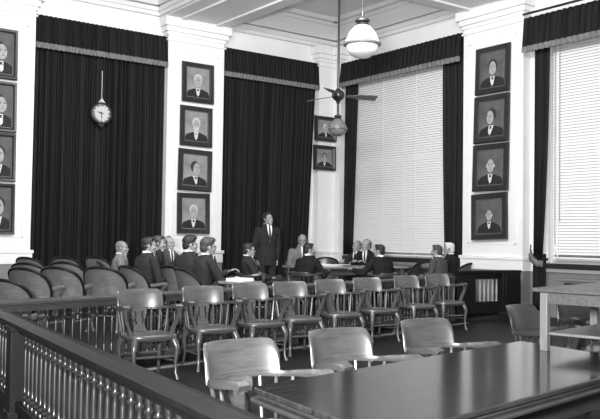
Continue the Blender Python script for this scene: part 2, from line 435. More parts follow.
# ------------------------------------------------------------------ portraits
def oval(cx, cz, rx, rz, n=20, egg=0.0):
    return [(cx+rx*math.cos(2*PI*k/n)*(1-egg*math.sin(2*PI*k/n)), cz+rz*math.sin(2*PI*k/n)) for k in range(n)]
def flat(poly, y0, y1):
    n = len(poly); mb = MB()
    mb.add([(p[0], y0, p[1]) for p in poly]+[(p[0], y1, p[1]) for p in poly],
           [tuple(range(n)), tuple(reversed(range(n, 2*n)))]+[(i, (i+1) % n, n+(i+1) % n, n+i) for i in range(n)])
    return mb
def portrait(c, w, h, rz, roll, lean, lab, group, turn=0, hair='d', beard=None, bg='canvas', bald=False, sc=1.0):
    o = empty('framed_portrait', c, 0, lab, 'picture', group)
    o.matrix_world = Matrix.Translation(c) @ Matrix.Rotation(rz, 4, 'Z') @ Matrix.Rotation(roll, 4, 'Y') @ Matrix.Rotation(lean, 4, 'X')
    fw = .098*w/.78
    path = [(-w/2+fw/2, 0, -h/2+fw/2), (w/2-fw/2, 0, -h/2+fw/2), (w/2-fw/2, 0, h/2-fw/2), (-w/2+fw/2, 0, h/2-fw/2)]
    fr = MB()
    prof = [(-.5, .02), (-.5, -.02), (-.35, -.045), (.1, -.04), (.38, -.022), (.5, -.018), (.5, .02)]
    # mitred moulding: four lofted sides
    k = len(prof); vs = []
    for sx, sz in ((-1, -1), (1, -1), (1, 1), (-1, 1)):
        for u, d in prof:
            q = .5-(u+.5)   # outer edge = .5
            vs.append((sx*(w/2-fw*(u+.5)), d, sz*(h/2-fw*(u+.5))))
    fs = []
    for s_ in range(4):
        for i in range(k-1):
            a = s_*k+i; b = ((s_+1) % 4)*k+i; fs.append((a, b, b+1, a+1))
        a = s_*k+k-1; b = ((s_+1) % 4)*k+k-1; fs.append((a, b, ((s_+1) % 4)*k, s_*k))
    fr.add(vs, fs).build('frame', M['frame'], o, 30)
    iw, ih = w/2-fw, h/2-fw
    sl = MB()
    for b in ((-iw, -ih, -iw+.015, ih), (iw-.015, -ih, iw, ih), (-iw, -ih, iw, -ih+.015), (-iw, ih-.015, iw, ih)): sl.box((b[0], -.016, b[1]), (b[2], .0, b[3]))
    sl.build('frame_slip', M['liner'], o)
    cv = MB().box((-iw-.01, -.002, -ih-.01), (iw+.01, .016, ih+.01)).build('canvas', M[bg], o)
    q = ih*1.5*sc; hx = .06*turn*q
    body = [(-.62*q, -ih+.02), (-.60*q, -ih+.03), (-.54*q, -.50*q), (-.40*q, -.37*q), (-.16*q, -.26*q), (.16*q, -.26*q), (.40*q, -.37*q), (.54*q, -.50*q), (.60*q, -ih+.03), (.62*q, -ih+.02)]
    body = [(max(-iw+.016, min(iw-.016, x*1.22)), z) for x, z in body]
    flat(body, -.0045, -.001).build('painted_coat', M['pcoat'], cv, 0)
    flat([(-.11*q, -.24*q), (.11*q, -.24*q), (.05*q+hx, -.52*q), (-.02*q+hx, -.60*q), (-.08*q+hx, -.46*q)], -.0062, -.004).build('painted_shirt', M['pshirt'], cv, 0)
    flat([(-.07*q+hx*.5, -.27*q), (.07*q+hx*.5, -.27*q), (.025*q+hx*.5, -.31*q), (.07*q+hx*.5, -.36*q), (-.07*q+hx*.5, -.36*q), (-.025*q+hx*.5, -.31*q)], -.0075, -.006).build('painted_tie', M['pcoat'], cv, 0)
    hm = M['phair_w'] if hair == 'w' else M['phair_d']
    if not bald: flat(oval(-hx*.3, .15*q, .20*q, .235*q), -.006, -.004).build('painted_hair', hm, cv, 0)
    else: flat(oval(-hx*.3, .06*q, .205*q, .12*q), -.006, -.004).build('painted_hair', hm, cv, 0)
    fc = flat(oval(hx, .06*q, .155*q, .245*q, egg=.10), -.0085, -.005)
    fo = fc.build('painted_face', M['pface'], cv, 0)
    ft = MB()
    for s_ in (-1, 1):
        for p in (oval(hx*1.5+s_*.062*q, .10*q, .030*q, .013*q, 8), oval(hx*1.5+s_*.064*q, .135*q, .038*q, .010*q, 8)):
            g = flat(p, -.0095, -.008); ft.add(g.v, g.f)
    for p in (oval(hx*1.7, .015*q, .018*q, .012*q, 8), oval(hx*1.5, -.055*q, .045*q, .010*q, 8)):
        g = flat(p, -.0095, -.008); ft.add(g.v, g.f)
    ft.build('painted_features', M['phair_d'], cv, 0)
    if beard:
        flat([(hx-.14*q, .0), (hx-.10*q, -.03*q), (hx+.10*q, -.03*q), (hx+.14*q, .0), (hx+.11*q, -.20*q), (hx+.03*q, -beard*q), (hx-.03*q, -beard*q), (hx-.11*q, -.20*q)], -.011, -.0092).build('painted_beard', M['phair_w'] if hair == 'w' else M['phair_d'], cv, 0)
    return o
def hang_back(x0, x1, y0, y1, y, **k):
    cx = (x0+x1)/2; c = on_Y(cx, y, YB-.05)
    w = abs(on_Y(x1, y, YB-.05).x-on_Y(x0, y, YB-.05).x); h = abs(on_Y(cx, y1, YB-.05).z-on_Y(cx, y0, YB-.05).z)
    return portrait(c, w, h, 0, k.pop('roll', 0), k.pop('lean', -.02), **k)
G = 'framed portraits on the middle pilaster'
hang_back(182.3, 213.8, 63, 102.8, 83, roll=.0, lean=-.03, lab='topmost portrait on the middle pilaster, pale-haired man with dark tie', group=G, turn=0, hair='w', bg='canvasb')
hang_back(180.3, 212.2, 106.5, 146.5, 126.5, roll=.01, lean=-.03, lab='portrait with long white beard, second from the top on the middle pilaster', group=G, turn=0, hair='w', beard=.34, bg='canvasb')
hang_back(178.4, 211.8, 149.5, 191, 170.3, roll=.025, lean=-.03, lab='portrait with high white collar turned right, third down on the middle pilaster', group=G, turn=1, bg='canvasb')
hang_back(177.4, 209.6, 193.2, 234, 213.5, roll=.0, lean=-.03, lab='lowest portrait on the middle pilaster, hanging above the seated men', group=G, turn=0, hair='w', bg='canvasb')
G = 'framed portraits at the left edge'
for (y0, y1, lab, hr, tn) in ((29.5, 80, 'topmost of the dark portraits cut by the left edge', 'd', 1), (82.5, 133, 'second portrait from the top at the left edge', 'd', 1),
                          (134, 182.5, 'third portrait from the top at the left edge', 'd', 0), (185, 235.5, 'lowest portrait at the left edge, above the chair backs', 'd', 0)):
    hang_back(-18, 18-(y0-29)*.021, y0-1.5, y1-1, (y0+y1)/2-1.5, lean=-.03, lab=lab, group=G, turn=tn, hair=hr, bg='canvas')
G = 'small framed portraits in the corner'
hang_back(314.8, 336, 117, 142, 129, lean=-.02, lab='upper small portrait in the corner, partly behind the fan lamp', group=G, hair='w', turn=1, bg='canvasb')
hang_back(313.6, 335.3, 145.5, 170.5, 158, lean=-.02, lab='lower small portrait in the corner below the fan lamp', group=G, hair='d', turn=0, bg='canvasb')
def hang_right(x0, x1, y0, y1, y, **k):
    cx = (x0+x1)/2; X = XR-.05; c = on_X(cx, y, X)
    w = abs(on_X(x1, y, X).y-on_X(x0, y, X).y); h = abs(on_X(cx, y1, X).z-on_X(cx, y0, X).z)
    return portrait(c, w, h, -PI/2, k.pop('roll', 0), k.pop('lean', -.02), **k)
G = 'framed portraits on the right-hand pilaster'
hang_right(475.9, 509.6, 46, 93.5, 69.6, roll=0, lean=-.03, lab='topmost portrait on the right-hand pilaster, dark-haired man with bow tie', group=G, hair='d', turn=0)
hang_right(474.3, 508.8, 95, 142.7, 118.8, roll=.0, lean=-.03, lab='portrait with wide white shirt front, second down on the right-hand pilaster', group=G, hair='d', turn=-1)
hang_right(473, 508, 144, 191.2, 167.5, roll=.0, lean=-.03, lab='portrait of bald man, third down on the right-hand pilaster', group=G, hair='w', turn=0, bald=True)
hang_right(471.6, 506.8, 193.2, 239.8, 216.5, roll=-.035, lean=-.03, lab='lowest portrait on the right-hand pilaster, pale-haired man on dark ground', group=G, hair='w', turn=0, bald=True, sc=.8)

# ------------------------------------------------------------------ clock
cc = on_Y(100.8, 113.5, YB-.02)
ck = empty('wall_clock', cc, 0, 'round clock with white dial hanging by a rod on the left curtain', 'clock')
def disc(r, y0, y1, n=40):
    return flat(oval(0, 0, r, r, n), y0, y1)
prof = [(.170, -.0), (.212, -.0), (.218, -.03), (.213, -.055), (.203, -.06), (.199, -.045), (.170, -.045)]
cs = MB(); n = 40
for r, y in prof:
    for k in range(n): cs.v.append((r*math.cos(2*PI*k/n), y, r*math.sin(2*PI*k/n)))
for i in range(len(prof)):
    for k in range(n):
        j = (i+1) % len(prof); cs.f.append((i*n+k, i*n+(k+1) % n, j*n+(k+1) % n, j*n+k))
cs.build('clock_case', M['black'], ck, 40)
disc(.202, -.044, -.01).build('dial', M['dial'], ck, 30)
for k, tx in enumerate(['XII', 'I', 'II', 'III', 'IV', 'V', 'VI', 'VII', 'VIII', 'IX', 'X', 'XI']):
    cu = bpy.data.curves.new('t', 'FONT'); cu.body = tx; cu.size = .066; cu.align_x = 'CENTER'; cu.align_y = 'CENTER'; cu.extrude = .0015; cu.offset = .0026
    to = bpy.data.objects.new('t', cu); COL.objects.link(to)
    dg = bpy.context.evaluated_depsgraph_get(); dg.update()
    tm = bpy.data.meshes.new_from_object(to.evaluated_get(dg)); bpy.data.objects.remove(to)
    a = -2*PI*k/12
    tm.transform(Matrix.Rotation(PI/2, 4, 'X')); tm.transform(Matrix.Translation((0, -.046, .158)))
    tm.transform(Matrix.Rotation(-a, 4, 'Y')); link(tm, 'numeral', M['black'], ck, 0)
def hand(name, L, w, ang):
    o = flat([(-w, -.03), (w, -.03), (w*1.2, L*.6), (0, L), (-w*1.2, L*.6)], -.052, -.049).build(name, M['black'], ck, 0)
    o.rotation_euler = (0, ang, 0)
hand('minute_hand', .135, .006, PI); hand('hour_hand', .092, .009, 2*PI*9.5/12)
flat(oval(0, 0, .014, .014, 12), -.056, -.045).build('hand_boss', M['black'], ck)
flat([(-.075, .20), (.075, .20), (.03, .255), (0, .30), (-.03, .255)], -.05, -.01).build('top_bracket', M['brass'], ck, bevel=.004)
flat([(-.07, -.2), (-.03, -.25), (0, -.285), (.03, -.25), (.07, -.2)], -.05, -.01).build('bottom_finial', M['black'], ck, bevel=.004)
MB().tube([(0, -.03, .29), (0, -.03, .82)], .006, 8, up=(0, 1, 0)).build('hanging_rod', M['brass'], ck)

# ------------------------------------------------------------------ pendant lamp and fan
def zrot(m): return m
def lamp_bowl(parent, s, glass_m, dz=0.0):
    up = MB().lathe([(.055*s, .26*s), (.10*s, .235*s), (.17*s, .16*s), (.215*s, .06*s), (.225*s, .02*s), (.225*s, 0), (.2*s, 0)], 28).build('upper_shade', glass_m, parent, 50)
    lo = MB().lathe([(.215*s, .0), (.208*s, -.06*s), (.175*s, -.12*s), (.10*s, -.168*s), (.03*s, -.184*s), (.004, -.186*s)], 28).build('glass_bowl', glass_m, parent, 60)
    bd = MB().lathe([(.222*s, -.018*s), (.246*s, -.012*s), (.246*s, .012*s), (.226*s, .022*s)], 28).build('metal_band', M['band'], parent, 40)
    ft = MB().lathe([(.02*s, .44*s), (.026*s, .36*s), (.05*s, .345*s), (.095*s, .325*s), (.10*s, .30*s), (.065*s, .285*s), (.09*s, .262*s), (.085*s, .245*s), (.04*s, .24*s)], 18).build('gallery_fitting', M['bronze'], parent, 40)
    for o in (up, lo, bd, ft): o.location.z = dz
lp = at(362.3, 9.9, 1.33+195*9.9/F)
pl = empty('pendant_lamp', lp, 0, 'white glass pendant lamp with dark band hanging from the ceiling', 'lamp')
lamp_bowl(pl, .93, M['opal'])
MB().tube([(0, 0, .38), (0, 0, ZC-lp.z-.05)], .010, 8, up=(0, 1, 0)).build('stem', M['bronze'], pl)
MB().lathe([(.03, ZC-lp.z-.12), (.09, ZC-lp.z-.05), (.09, ZC-lp.z)], 18).build('ceiling_rose', M['bronze'], pl)
fp = at(338.2, 15.2, 1.33+143*15.2/F)
fn = empty('ceiling_fan', fp, 0, 'dark ceiling fan on a long rod with a round grey lamp below', 'fan')
MB().lathe([(.03, .14), (.05, .11), (.10, .08), (.12, .03), (.12, -.02), (.09, -.06), (.04, -.10), (.03, -.14)], 22).build('motor_housing', M['bronze'], fn, 40)
MB().tube([(0, 0, .12), (0, 0, ZC-fp.z-.04)], .022, 10, up=(0, 1, 0)).build('down_rod', M['black'], fn)
MB().lathe([(.03, ZC-fp.z-.16), (.12, ZC-fp.z-.06), (.12, ZC-fp.z)], 18).build('ceiling_canopy', M['bronze'], fn)
for k in range(3):
    b = flat([(.16, -.03), (.28, -.05), (.40, -.095), (.74, -.105), (.76, -.07), (.76, .07), (.74, .105), (.40, .095), (.28, .05), (.16, .03)], -.006, .006).build('fan_blade', M['bladem'], fn, 0, bevel=.003)
    b.rotation_euler = (R(-90+13), 0, face(0)+PI/2 + R(-83)+k*PI/2)
    b.rotation_euler = (Matrix.Rotation(wang(76)+k*2*PI/3, 4, 'Z') @ Matrix.Rotation(R(-90-16), 4, 'X')).to_euler()
lr = MB().tube([(0, 0, -.14), (0, 0, -.36)], .018, 8, up=(0, 1, 0)).build('lamp_stem', M['bronze'], fn)
lamp_bowl(fn, .76, M['smoke'], -.62)

# ------------------------------------------------------------------ courtroom armchair
def tx(mb, m4): return mb
def arc_pt(s):
    """the U of the arm rail; s in [-1,1], 0 = middle of the back, ends = arm fronts"""
    a = abs(s); sg = math.copysign(1, s)
    if a < .62:
        t = a/.62*R(88); return Vector((sg*.268*math.sin(t), -.05-.205*math.cos(t), 0))
    q = (a-.62)/.38
    return Vector((sg*(.268+.012*q-.02*q*q), -.043+.185*q, 0))
def make_chair(wood, dome=False, back_h=.19):
    ch = empty('wooden_armchair', (0, 0, 0))
    # saddle seat
    st = MB(); n = 40; rings = (1.0, .985, .93, .7, .4, .1); vs = []
    def outl(k):
        a = 2*PI*k/n; ca, sa = math.cos(a), math.sin(a)
        e_ = 2/3.2
        x = .242*math.copysign(abs(ca)**e_, ca); y = .225*math.copysign(abs(sa)**e_, sa)
        x *= 1+.08*(y/.225)
        return x, y+.01
    lay = [(1.0, .385), (1.0, .410), (.97, .420)] + [(r_, None) for r_ in (.9, .7, .45, .2, .02)]
    low = [(.93, .365), (.5, .365), (.02, .365)]
    allr = list(reversed(low))+lay
    for r_, z in allr:
        for k in range(n):
            x, y = outl(k); x *= r_; y = (y-.01)*r_+.01
            zz = z if z is not None else .420-.014*(1-r_*r_)-.006*max(0, -y/.2)+.010*math.exp(-(x/.03)**2)*max(0, y/.2)
            vs.append((x, y, zz))
    fs = []
    for i in range(len(allr)-1):
        for k in range(n): fs.append((i*n+k, i*n+(k+1) % n, (i+1)*n+(k+1) % n, (i+1)*n+k))
    fs += [tuple(reversed(range(n))), tuple(range((len(allr)-1)*n, len(allr)*n))]
    st.add(vs, fs).build('seat', wood, ch, 50)
    # bow-shaped arm rail with scrolled hand grips
    N = 44; path = []; secs = []
    for i in range(N+1):
        s = -1+2*i/N; p = arc_pt(s); a = abs(s)
        zz = .645 + .035*min(1, max(0, a-.45)*1.9) - (.02*max(0, (a-.9)/.1)**2) - (.07 if dome else 0)
        w = .011+.022*min(1, max(0, (a-.42)/.4)); h = .013+.006*min(1, max(0, (a-.42)/.3))
        path.append((p.x, p.y, zz)); secs.append([(-w, -h), (w, -h), (w+.003, 0), (w, h), (-w, h), (-w-.003, 0)])
    MB().sweep(path, secs).build('arm_rail', wood, ch, 50)
    # crest panel bent round the back
    CW = .53 if dome else .375
    def hgt(s):
        a = min(1, abs(s)/CW)
        if dome: return .375*max(0.0, 1-a**2.1)**.55
        return back_h*(max(0.0, 1-(max(0, a-.62)/.38)**2.6)**.6)
    cp = MB(); n2 = 36; rows = 8; vs = []
    z00 = .455 if dome else .628
    for side in (0, 1):
        for i in range(n2+1):
            s = -CW+2*CW*i/n2; p = arc_pt(s); nrm = Vector((p.x, (p.y+.05), 0)).normalized(); h = max(hgt(s), .004)
            for j in range(rows+1):
                t = j/rows; z = z00+h*t
                off = (.010 if side else -.010) * (1 if j < rows else .55)
                lean = .012+.10*h*t+.55*(h*t)**2 if not dome else .022+.075*(h*t/.375)**1.3
                q = p+nrm*(off+lean)
                vs.append((q.x, q.y, z))
    fs = []; m0 = (n2+1)*(rows+1)
    for i in range(n2):
        for j in range(rows):
            a = i*(rows+1)+j; q = (a, a+rows+1, a+rows+2, a+1); fs.append(q); fs.append(tuple(m0+w for w in reversed(q)))
    for i in range(n2):
        for j in (0, rows):
            a = i*(rows+1)+j; fs.append((a, a+rows+1, m0+a+rows+1, m0+a))
    for j in range(rows):
        for i in (0, n2):
            a = i*(rows+1)+j; fs.append((a, a+1, m0+a+1, m0+a))
    cpo = cp.add(vs, fs).build('crest_panel', wood, ch, 55)
    if dome:
        rp = []
        for i in range(n2+1):
            s = -CW+2*CW*i/n2; p = arc_pt(s); nrm = Vector((p.x, (p.y+.05), 0)).normalized(); h = max(hgt(s), .004)
            q = p+nrm*(.022+.075*(h/.375)**1.3); rp.append((q.x, q.y, z00+h))
        MB().tube(rp, .019, 8, up=(0, 1, 0)).build('rim', M['rail'], cpo, 60)
    # vase splat with two scroll-shaped holes
    prof_ = [(0, .060), (.02, .064), (.045, .052), (.075, .050), (.11, .064), (.15, .082), (.196, .082)]
    def half(y):
        for (ya, xa_), (yb, xb_) in zip(prof_, prof_[1:]):
            if ya <= y <= yb: return xa_+(xb_-xa_)*(y-ya)/(yb-ya)
        return prof_[-1][1]
    hole = [(.055, .028), (.070, .034), (.090, .040), (.110, .037), (.130, .032), (.148, .034), (.160, .042)]
    def hmid(y):
        for (ya, xa_), (yb, xb_) in zip(hole, hole[1:]):
            if ya <= y <= yb: return xa_+(xb_-xa_)*(y-ya)/(yb-ya)
        return hole[0][1] if y < .055 else hole[-1][1]
    ys = [0, .01, .02, .032, .045, .055, .062, .070, .080, .090, .100, .110, .120, .130, .140, .148, .154, .160, .172, .184, .196]
    spm = MB()
    def P3(x, y, d_): return (x, -.196-.052*y/.196+d_, .415+.235*y/.196)
    for ya, yb in zip(ys, ys[1:]):
        op = ya >= .0549 and yb <= .1601
        def xsat(y):
            w_ = .0085 if .06 < y < .157 else .004
            m_ = hmid(y); h_ = half(y)
            return [-h_, -m_-w_, -m_+w_, m_-w_, m_+w_, h_]
        A_, B_ = xsat(ya), xsat(yb)
        for q in range(5):
            if op and q in (1, 3): continue
            vs_ = [P3(A_[q], ya, -.008), P3(A_[q+1], ya, -.008), P3(B_[q+1], yb, -.008), P3(B_[q], yb, -.008),
                   P3(A_[q], ya, .008), P3(A_[q+1], ya, .008), P3(B_[q+1], yb, .008), P3(B_[q], yb, .008)]
            spm.add(vs_, [(3,2,1,0),(4,5,6,7),(0,1,5,4),(1,2,6,5),(2,3,7,6),(3,0,4,7)])
    spm.build('splat', wood, ch, 0)
    # spindles and front arm posts
    for sg in (-1, 1):
        for s in (.20, .34, .50):
            p = arc_pt(sg*s); q = Vector((p.x*.86, p.y*.80, .410))
            MB().tube([tuple(q), tuple(q.lerp(Vector((p.x, p.y, .64)), .5)), (p.x, p.y, .648)], [.009, .0125, .009], 8).build('spindle', wood, ch)
        p = arc_pt(sg*.93); dz_ = .07 if dome else 0
        pth = [(sg*.205, .09, .405), (sg*.222, .095, .48), (sg*.258, .110, .56), (sg*.268, .118, .62-dz_), (p.x, p.y, .672-dz_)]
        MB().sweep(pth, [[(-.013, -w), (.013, -w), (.013, w), (-.013, w)] for w in (.030, .024, .020, .022, .028)], (0, 1, 0)).build('arm_post', wood, ch, 50)
        # cabriole front leg, raked rear leg
        fp_ = [(sg*.185, .175, .38), (sg*.205, .205, .32), (sg*.212, .215, .28), (sg*.203, .202, .16), (sg*.205, .205, .06), (sg*.215, .222, .012), (sg*.217, .226, 0.0)]
        MB().tube(fp_, [.033, .032, .025, .018, .0155, .022, .020], 10, up=(0, 1, 0)).build('leg', wood, ch, 60)
        rp_ = [(sg*.175, -.155, .38), (sg*.200, -.185, .325), (sg*.205, -.195, .27), (sg*.196, -.19, .14), (sg*.203, -.21, .05), (sg*.214, -.235, 0.0)]
        MB().tube(rp_, [.031, .030, .023, .016, .016, .020], 10, up=(0, 1, 0)).build('leg', wood, ch, 60)
        MB().tube([(sg*.205, .205, .17), (sg*.200, 0, .165), (sg*.196, -.20, .16)], [.009, .013, .009], 8).build('stretcher', wood, ch)
    MB().tube([(-.207, .208, .22), (0, .208, .22), (.207, .208, .22)], [.009, .014, .009], 8).build('stretcher', wood, ch)
    MB().tube([(-.19, -.185, .21), (0, -.185, .21), (.19, -.185, .21)], [.009, .013, .009], 8).build('stretcher', wood, ch)
    return ch
proto = make_chair(M['oak']); protod = make_chair(M['oakdark'], True); protol = make_chair(M['oakblack'], False, .06); protoe = make_chair(M['oakblack'], True); protok = make_chair(M['oakblack'], False, .23)
used = {}
def put_chair(src, loc, rz, label, group, zs=1.0):
    o = src if src not in used else copy_tree(src)
    used[src] = True
    o.location = loc; o.rotation_euler = (0, 0, rz); o.scale = (1, 1, zs)
    tag(o, label, 'chair', group)
    return o
def chair_by_crest(src, x, D, wa, label, group, zfl=0.0, zs=1.0):
    p = at(x, D, zfl+.75); f = Vector((math.cos(wa), math.sin(wa), 0))
    p = p + f*.25
    return put_chair(src, (p.x, p.y, zfl), wa-PI/2, label, group, zs)
ords = ['leftmost', 'second', 'third', 'fourth', 'fifth', 'sixth', 'seventh', 'rightmost']
G = 'armchairs in a row before the bar rail'
for i, x in enumerate([139, 202, 249, 289, 329, 366, 405, 436]):
    D = 7.88*(DA-139)/(DA-x)
    xs = x - .005*F/D
    lab = {0: 'wooden armchair with pierced splat, leftmost of the row before the long rail', 7: 'wooden armchair before the rail, rightmost of its row, beside the pale balusters'}.get(i, 'wooden armchair with pierced splat, %s from the left in the row before the rail' % ords[i])
    chair_by_crest(proto, xs, D, wang(150)+R([2, -1, 3, -2, 1, 0, 2, -2][i]), lab, G)
G = 'armchairs at the large polished table'
for x, D, dr_, lab in ((244, 4.06, 6, 'glaring pale wooden armchair nearest the front railing, at the large table'),
                  (342, 4.63, 3, 'wooden armchair with scratched crest, middle one of three at the large table'),
                  (428, 5.28, 2, 'wooden armchair, farthest right of the three at the large table')):
    chair_by_crest(proto, x-.032*F/D, D, R(-91+dr_), lab, G)
chair_by_crest(protok, 520, 6.6, R(-80), 'dark wooden armchair just left of the desk-top rack leg', 'dark armchairs beyond the large table', zs=.95)
chair_by_crest(protok, 577, 7.3, R(-112), 'dark wooden armchair seen under the desk-top rack', 'dark armchairs beyond the large table')

# rounded-back jury chairs behind the rail
G = 'round-backed chairs behind the rail'
PH = wang(20)
for x, D, zs, dp, lab in ((2, 8.3, .93, 0, 'dark round-backed chair cut by the left edge, directly behind the rail'),
                     (58, 10.1, 1.0, 0, 'round-backed chair behind the rail, just right of the edge group, with plain domed panel'),
                     (102, 10.3, 1.0, 4, 'round-backed chair behind the rail, just left of the front row armchair crest'),
                     (25, 9.7, 1.0, -4, 'round-backed chair at far left, tucked behind the cut-off one'),
                     (27, 11.4, 1.0, 3, 'round-backed chair at far left in the third rank back'),
                     (28, 13.3, 1.03, -5, 'round-backed chair at far left, rearmost, below the lowest edge portrait'),
                     (65, 12.0, 1.0, 5, 'pale round-backed chair in the second rank under the clock'),
                     (65, 13.6, 1.03, 0, 'round-backed chair farthest back under the clock'),
                     (96, 14.1, 1.03, -8, 'small dark round-backed chair by the curtain, left of the grey-suited man')):
    chair_by_crest(protod, x, D, PH+R(dp), lab, G, .1, zs)

# ------------------------------------------------------------------ railings
def bal_prof(z0, z1):
    L = z1-z0; q = lambda t: z0+L*t
    return [(.017, q(0)), (.017, q(.04)), (.011, q(.06)), (.021, q(.095)), (.011, q(.13)), (.018, q(.165)), (.011, q(.19)), (.016, q(.30)), (.0185, q(.45)), (.013, q(.78)), (.010, q(.83)), (.020, q(.87)), (.010, q(.905)), (.015, q(.94)), (.017, q(.96)), (.017, q(1))]
def railing(p0, p1, zt, zb, spacing, lab, cat='railing', capw=.07, frieze=.10, z0=0.0, post_at=(), balmat='baluster', base=True, pw=.055, rm='rail'):
    p0 = Vector((p0.x, p0.y, 0)); p1 = Vector((p1.x, p1.y, 0)); L = (p1-p0).length
    a = math.atan2(p1.y-p0.y, p1.x-p0.x)
    o = empty('railing', (p0.x, p0.y, z0), a, lab, cat)
    zt -= z0; zb -= z0
    w = capw
    sec = [(-w*.75, -.045), (-w*.75, -.035), (-w, -.028), (-w, -.006), (-w*.8, 0), (-w*.35, .004), (-w*.2, .014), (w*.2, .014), (w*.35, .004), (w*.8, 0), (w, -.006), (w, -.028), (w*.75, -.035), (w*.75, -.045)]
    MB().sweep([(0, 0, zt-.014), (L, 0, zt-.014)], sec).build('cap_rail', M[rm], o, 50)
    MB().box((0, -.022, zt-.058-frieze), (L, .022, zt-.055)).build('frieze_board', M[rm], o, bevel=.004)
    MB().box((0, -.035, zb-.07), (L, .035, zb)).build('bottom_rail', M[rm], o, bevel=.008)
    if base: MB().box((0, -.018, 0.0), (L, .018, zb-.068)).build('base_panel', M[rm], o)
    zz = zt-.058-frieze
    me = None; n = int(L/spacing)
    for k in range(n):
        x = (k+.5)*L/n
        if any(abs(x-q) < pw+.02 for q in post_at): continue
        if me is None:
            b = MB().lathe(bal_prof(zb, zz), 10).build('baluster', M[balmat], o, 50); me = b.data
        else:
            b = bpy.data.objects.new('baluster', me); COL.objects.link(b); b.parent = o
        b.location = (x, 0, 0)
    for q in post_at:
        MB().box((q-pw, -pw, 0), (q+pw, pw, zt-.03)).box((q-pw-.011, -pw-.011, 0), (q+pw+.011, pw+.011, .12)).box((q-pw-.010, -pw-.010, zt-.085), (q+pw+.010, pw+.010, zt-.05)).build('post', M[rm], o, bevel=.006)
    return o
# long rail behind the row of armchairs
q0 = rail_pt(-25); q1 = rail_pt(452); Lr = (q1-q0).length
railing(q0, q1, .755, .15, .092, 'long dark balustrade rail behind the row of armchairs', post_at=(.06, Lr*.5, Lr-.06), base=False, frieze=.05, rm='railback')
# right-hand end of the bar: posts and a short run of pale balusters
q0 = rail_pt(455); q1 = at(516, 14.3, 0)
o = empty('railing', (q0.x, q0.y, 0), math.atan2(q1.y-q0.y, q1.x-q0.x), 'dark panelled end of the bar with five pale balusters, under the portraits', 'railing')
L = (q1-q0).length
xa, xb = .36*L, .70*L
MB().box((0, -.09, .785), (L+.04, .09, .83)).box((0, -.065, .74), (L, .065, .785)).build('cap_rail', M['rail'], o, bevel=.008)
MB().box((L*.70, -.11, .10), (L, .11, .80)).box((L*.74, -.125, .20), (L*.96, -.10, .72)).build('post', M['rail'], o, bevel=.008)
MB().box((0, -.06, .10), (xa-.10, .06, .75)).box((.06, -.07, .25), (xa-.2, -.05, .68)).build('post', M['rail'], o, bevel=.008)
MB().box((xa-.12, -.045, .10), (xb+.02, .045, .30)).build('bottom_rail', M['rail'], o, bevel=.008)
MB().box((xa-.12, -.03, .68), (xb+.02, .03, .75)).build('frieze_board', M['rail'], o, bevel=.004)
for k in range(5):
    b = MB().lathe([(r_*1.25, z) for r_, z in bal_prof(.29, .69)], 10).build('baluster', M['balusterlight'], o, 50); b.location = (xa+(xb-xa)*(k+.5)/5, 0, 0)
# front balustrade
f0 = on_Z(20, 318, .75); f1 = on_Z(228, 408, .75)
fd = (f1-f0).normalized(); g0 = f0-fd*.75; g1 = f1+fd*1.1
railing(g0, g1, .75, .19, .112, 'dark turned balustrade with corner post across the lower left foreground', capw=.078, frieze=.04, post_at=(.76,), pw=.075, balmat='baluster')

# ------------------------------------------------------------------ large polished table
tl = on_Z(251.5, 386.5, .75); tf = on_Z(521, 340.8, .75); tn_ = on_Z(330, 416, .75)
n1 = on_Z(446, 419, .75); n2_ = on_Z(600, 378, .75)
ld = (tf-tl).normalized(); nd = (n2_-n1).normalized()
def isect(p, d, q, e_):
    den = d.x*e_.y-d.y*e_.x; t = ((q.x-p.x)*e_.y-(q.y-p.y)*e_.x)/den
    return Vector((p.x+d.x*t, p.y+d.y*t, 0))
sdv = (tn_-tl).normalized()
c0 = Vector((tl.x, tl.y, 0)); c1 = Vector((tf.x, tf.y, 0))
c3 = isect(tl, sdv, n1, nd); c2 = isect(tf, sdv, n1, nd)
TA = math.atan2(ld.y, ld.x)
tb = empty('large_table', tuple(c0), TA, 'large dark polished table filling the lower right foreground', 'table')
ti = Matrix.Rotation(-TA, 4, 'Z') @ Matrix.Translation(-c0)
pc = [ti @ c for c in (c0, c1, c2, c3)]
cen = sum(pc, Vector())/4
def inset(k, pts=pc):
    out = []
    for i in range(4):
        p = pts[i]; a = (pts[i-1]-p).normalized(); b = (pts[(i+1) % 4]-p).normalized()
        s_ = abs(a.cross(b).z); out.append(p+(a+b)*(k/s_))
    return out
def rounded(pts, r):
    out = []
    for i in range(4):
        p = pts[i]; a = p+(pts[i-1]-p).normalized()*r; b = p+(pts[(i+1) % 4]-p).normalized()*r
        for k in range(7):
            t = k/6; out.append(((1-t)**2*a.x+2*t*(1-t)*p.x+t*t*b.x, (1-t)**2*a.y+2*t*(1-t)*p.y+t*t*b.y))
    return out
MB().prism(rounded(inset(0), .04), .728, .75).build('table_top', M['table'], tb, 30, .005)
MB().prism(rounded(inset(.012), .04), .708, .7285).prism(rounded(inset(-.012), .04), .690, .7085).build('edge_moulding', M['tableedge'], tb, 30, .006)
ap = MB(); ii = inset(.09); jj = inset(.12)
for i in range(4):
    a, b, c_, d_ = ii[i], ii[(i+1) % 4], jj[(i+1) % 4], jj[i]
    ap.add([(p.x, p.y, z) for z in (.58, .691) for p in (a, b, c_, d_)], [(3,2,1,0),(4,5,6,7),(0,1,5,4),(1,2,6,5),(2,3,7,6),(3,0,4,7)])
ap.build('apron', M['tableedge'], tb)
for p in inset(.14):
    MB().lathe([(.042, 0), (.045, .03), (.035, .07), (.05, .12), (.055, .3), (.045, .42), (.058, .48), (.058, .60)], 14, Matrix.Translation((p.x, p.y, 0))).build('leg', M['tableedge'], tb, 40)
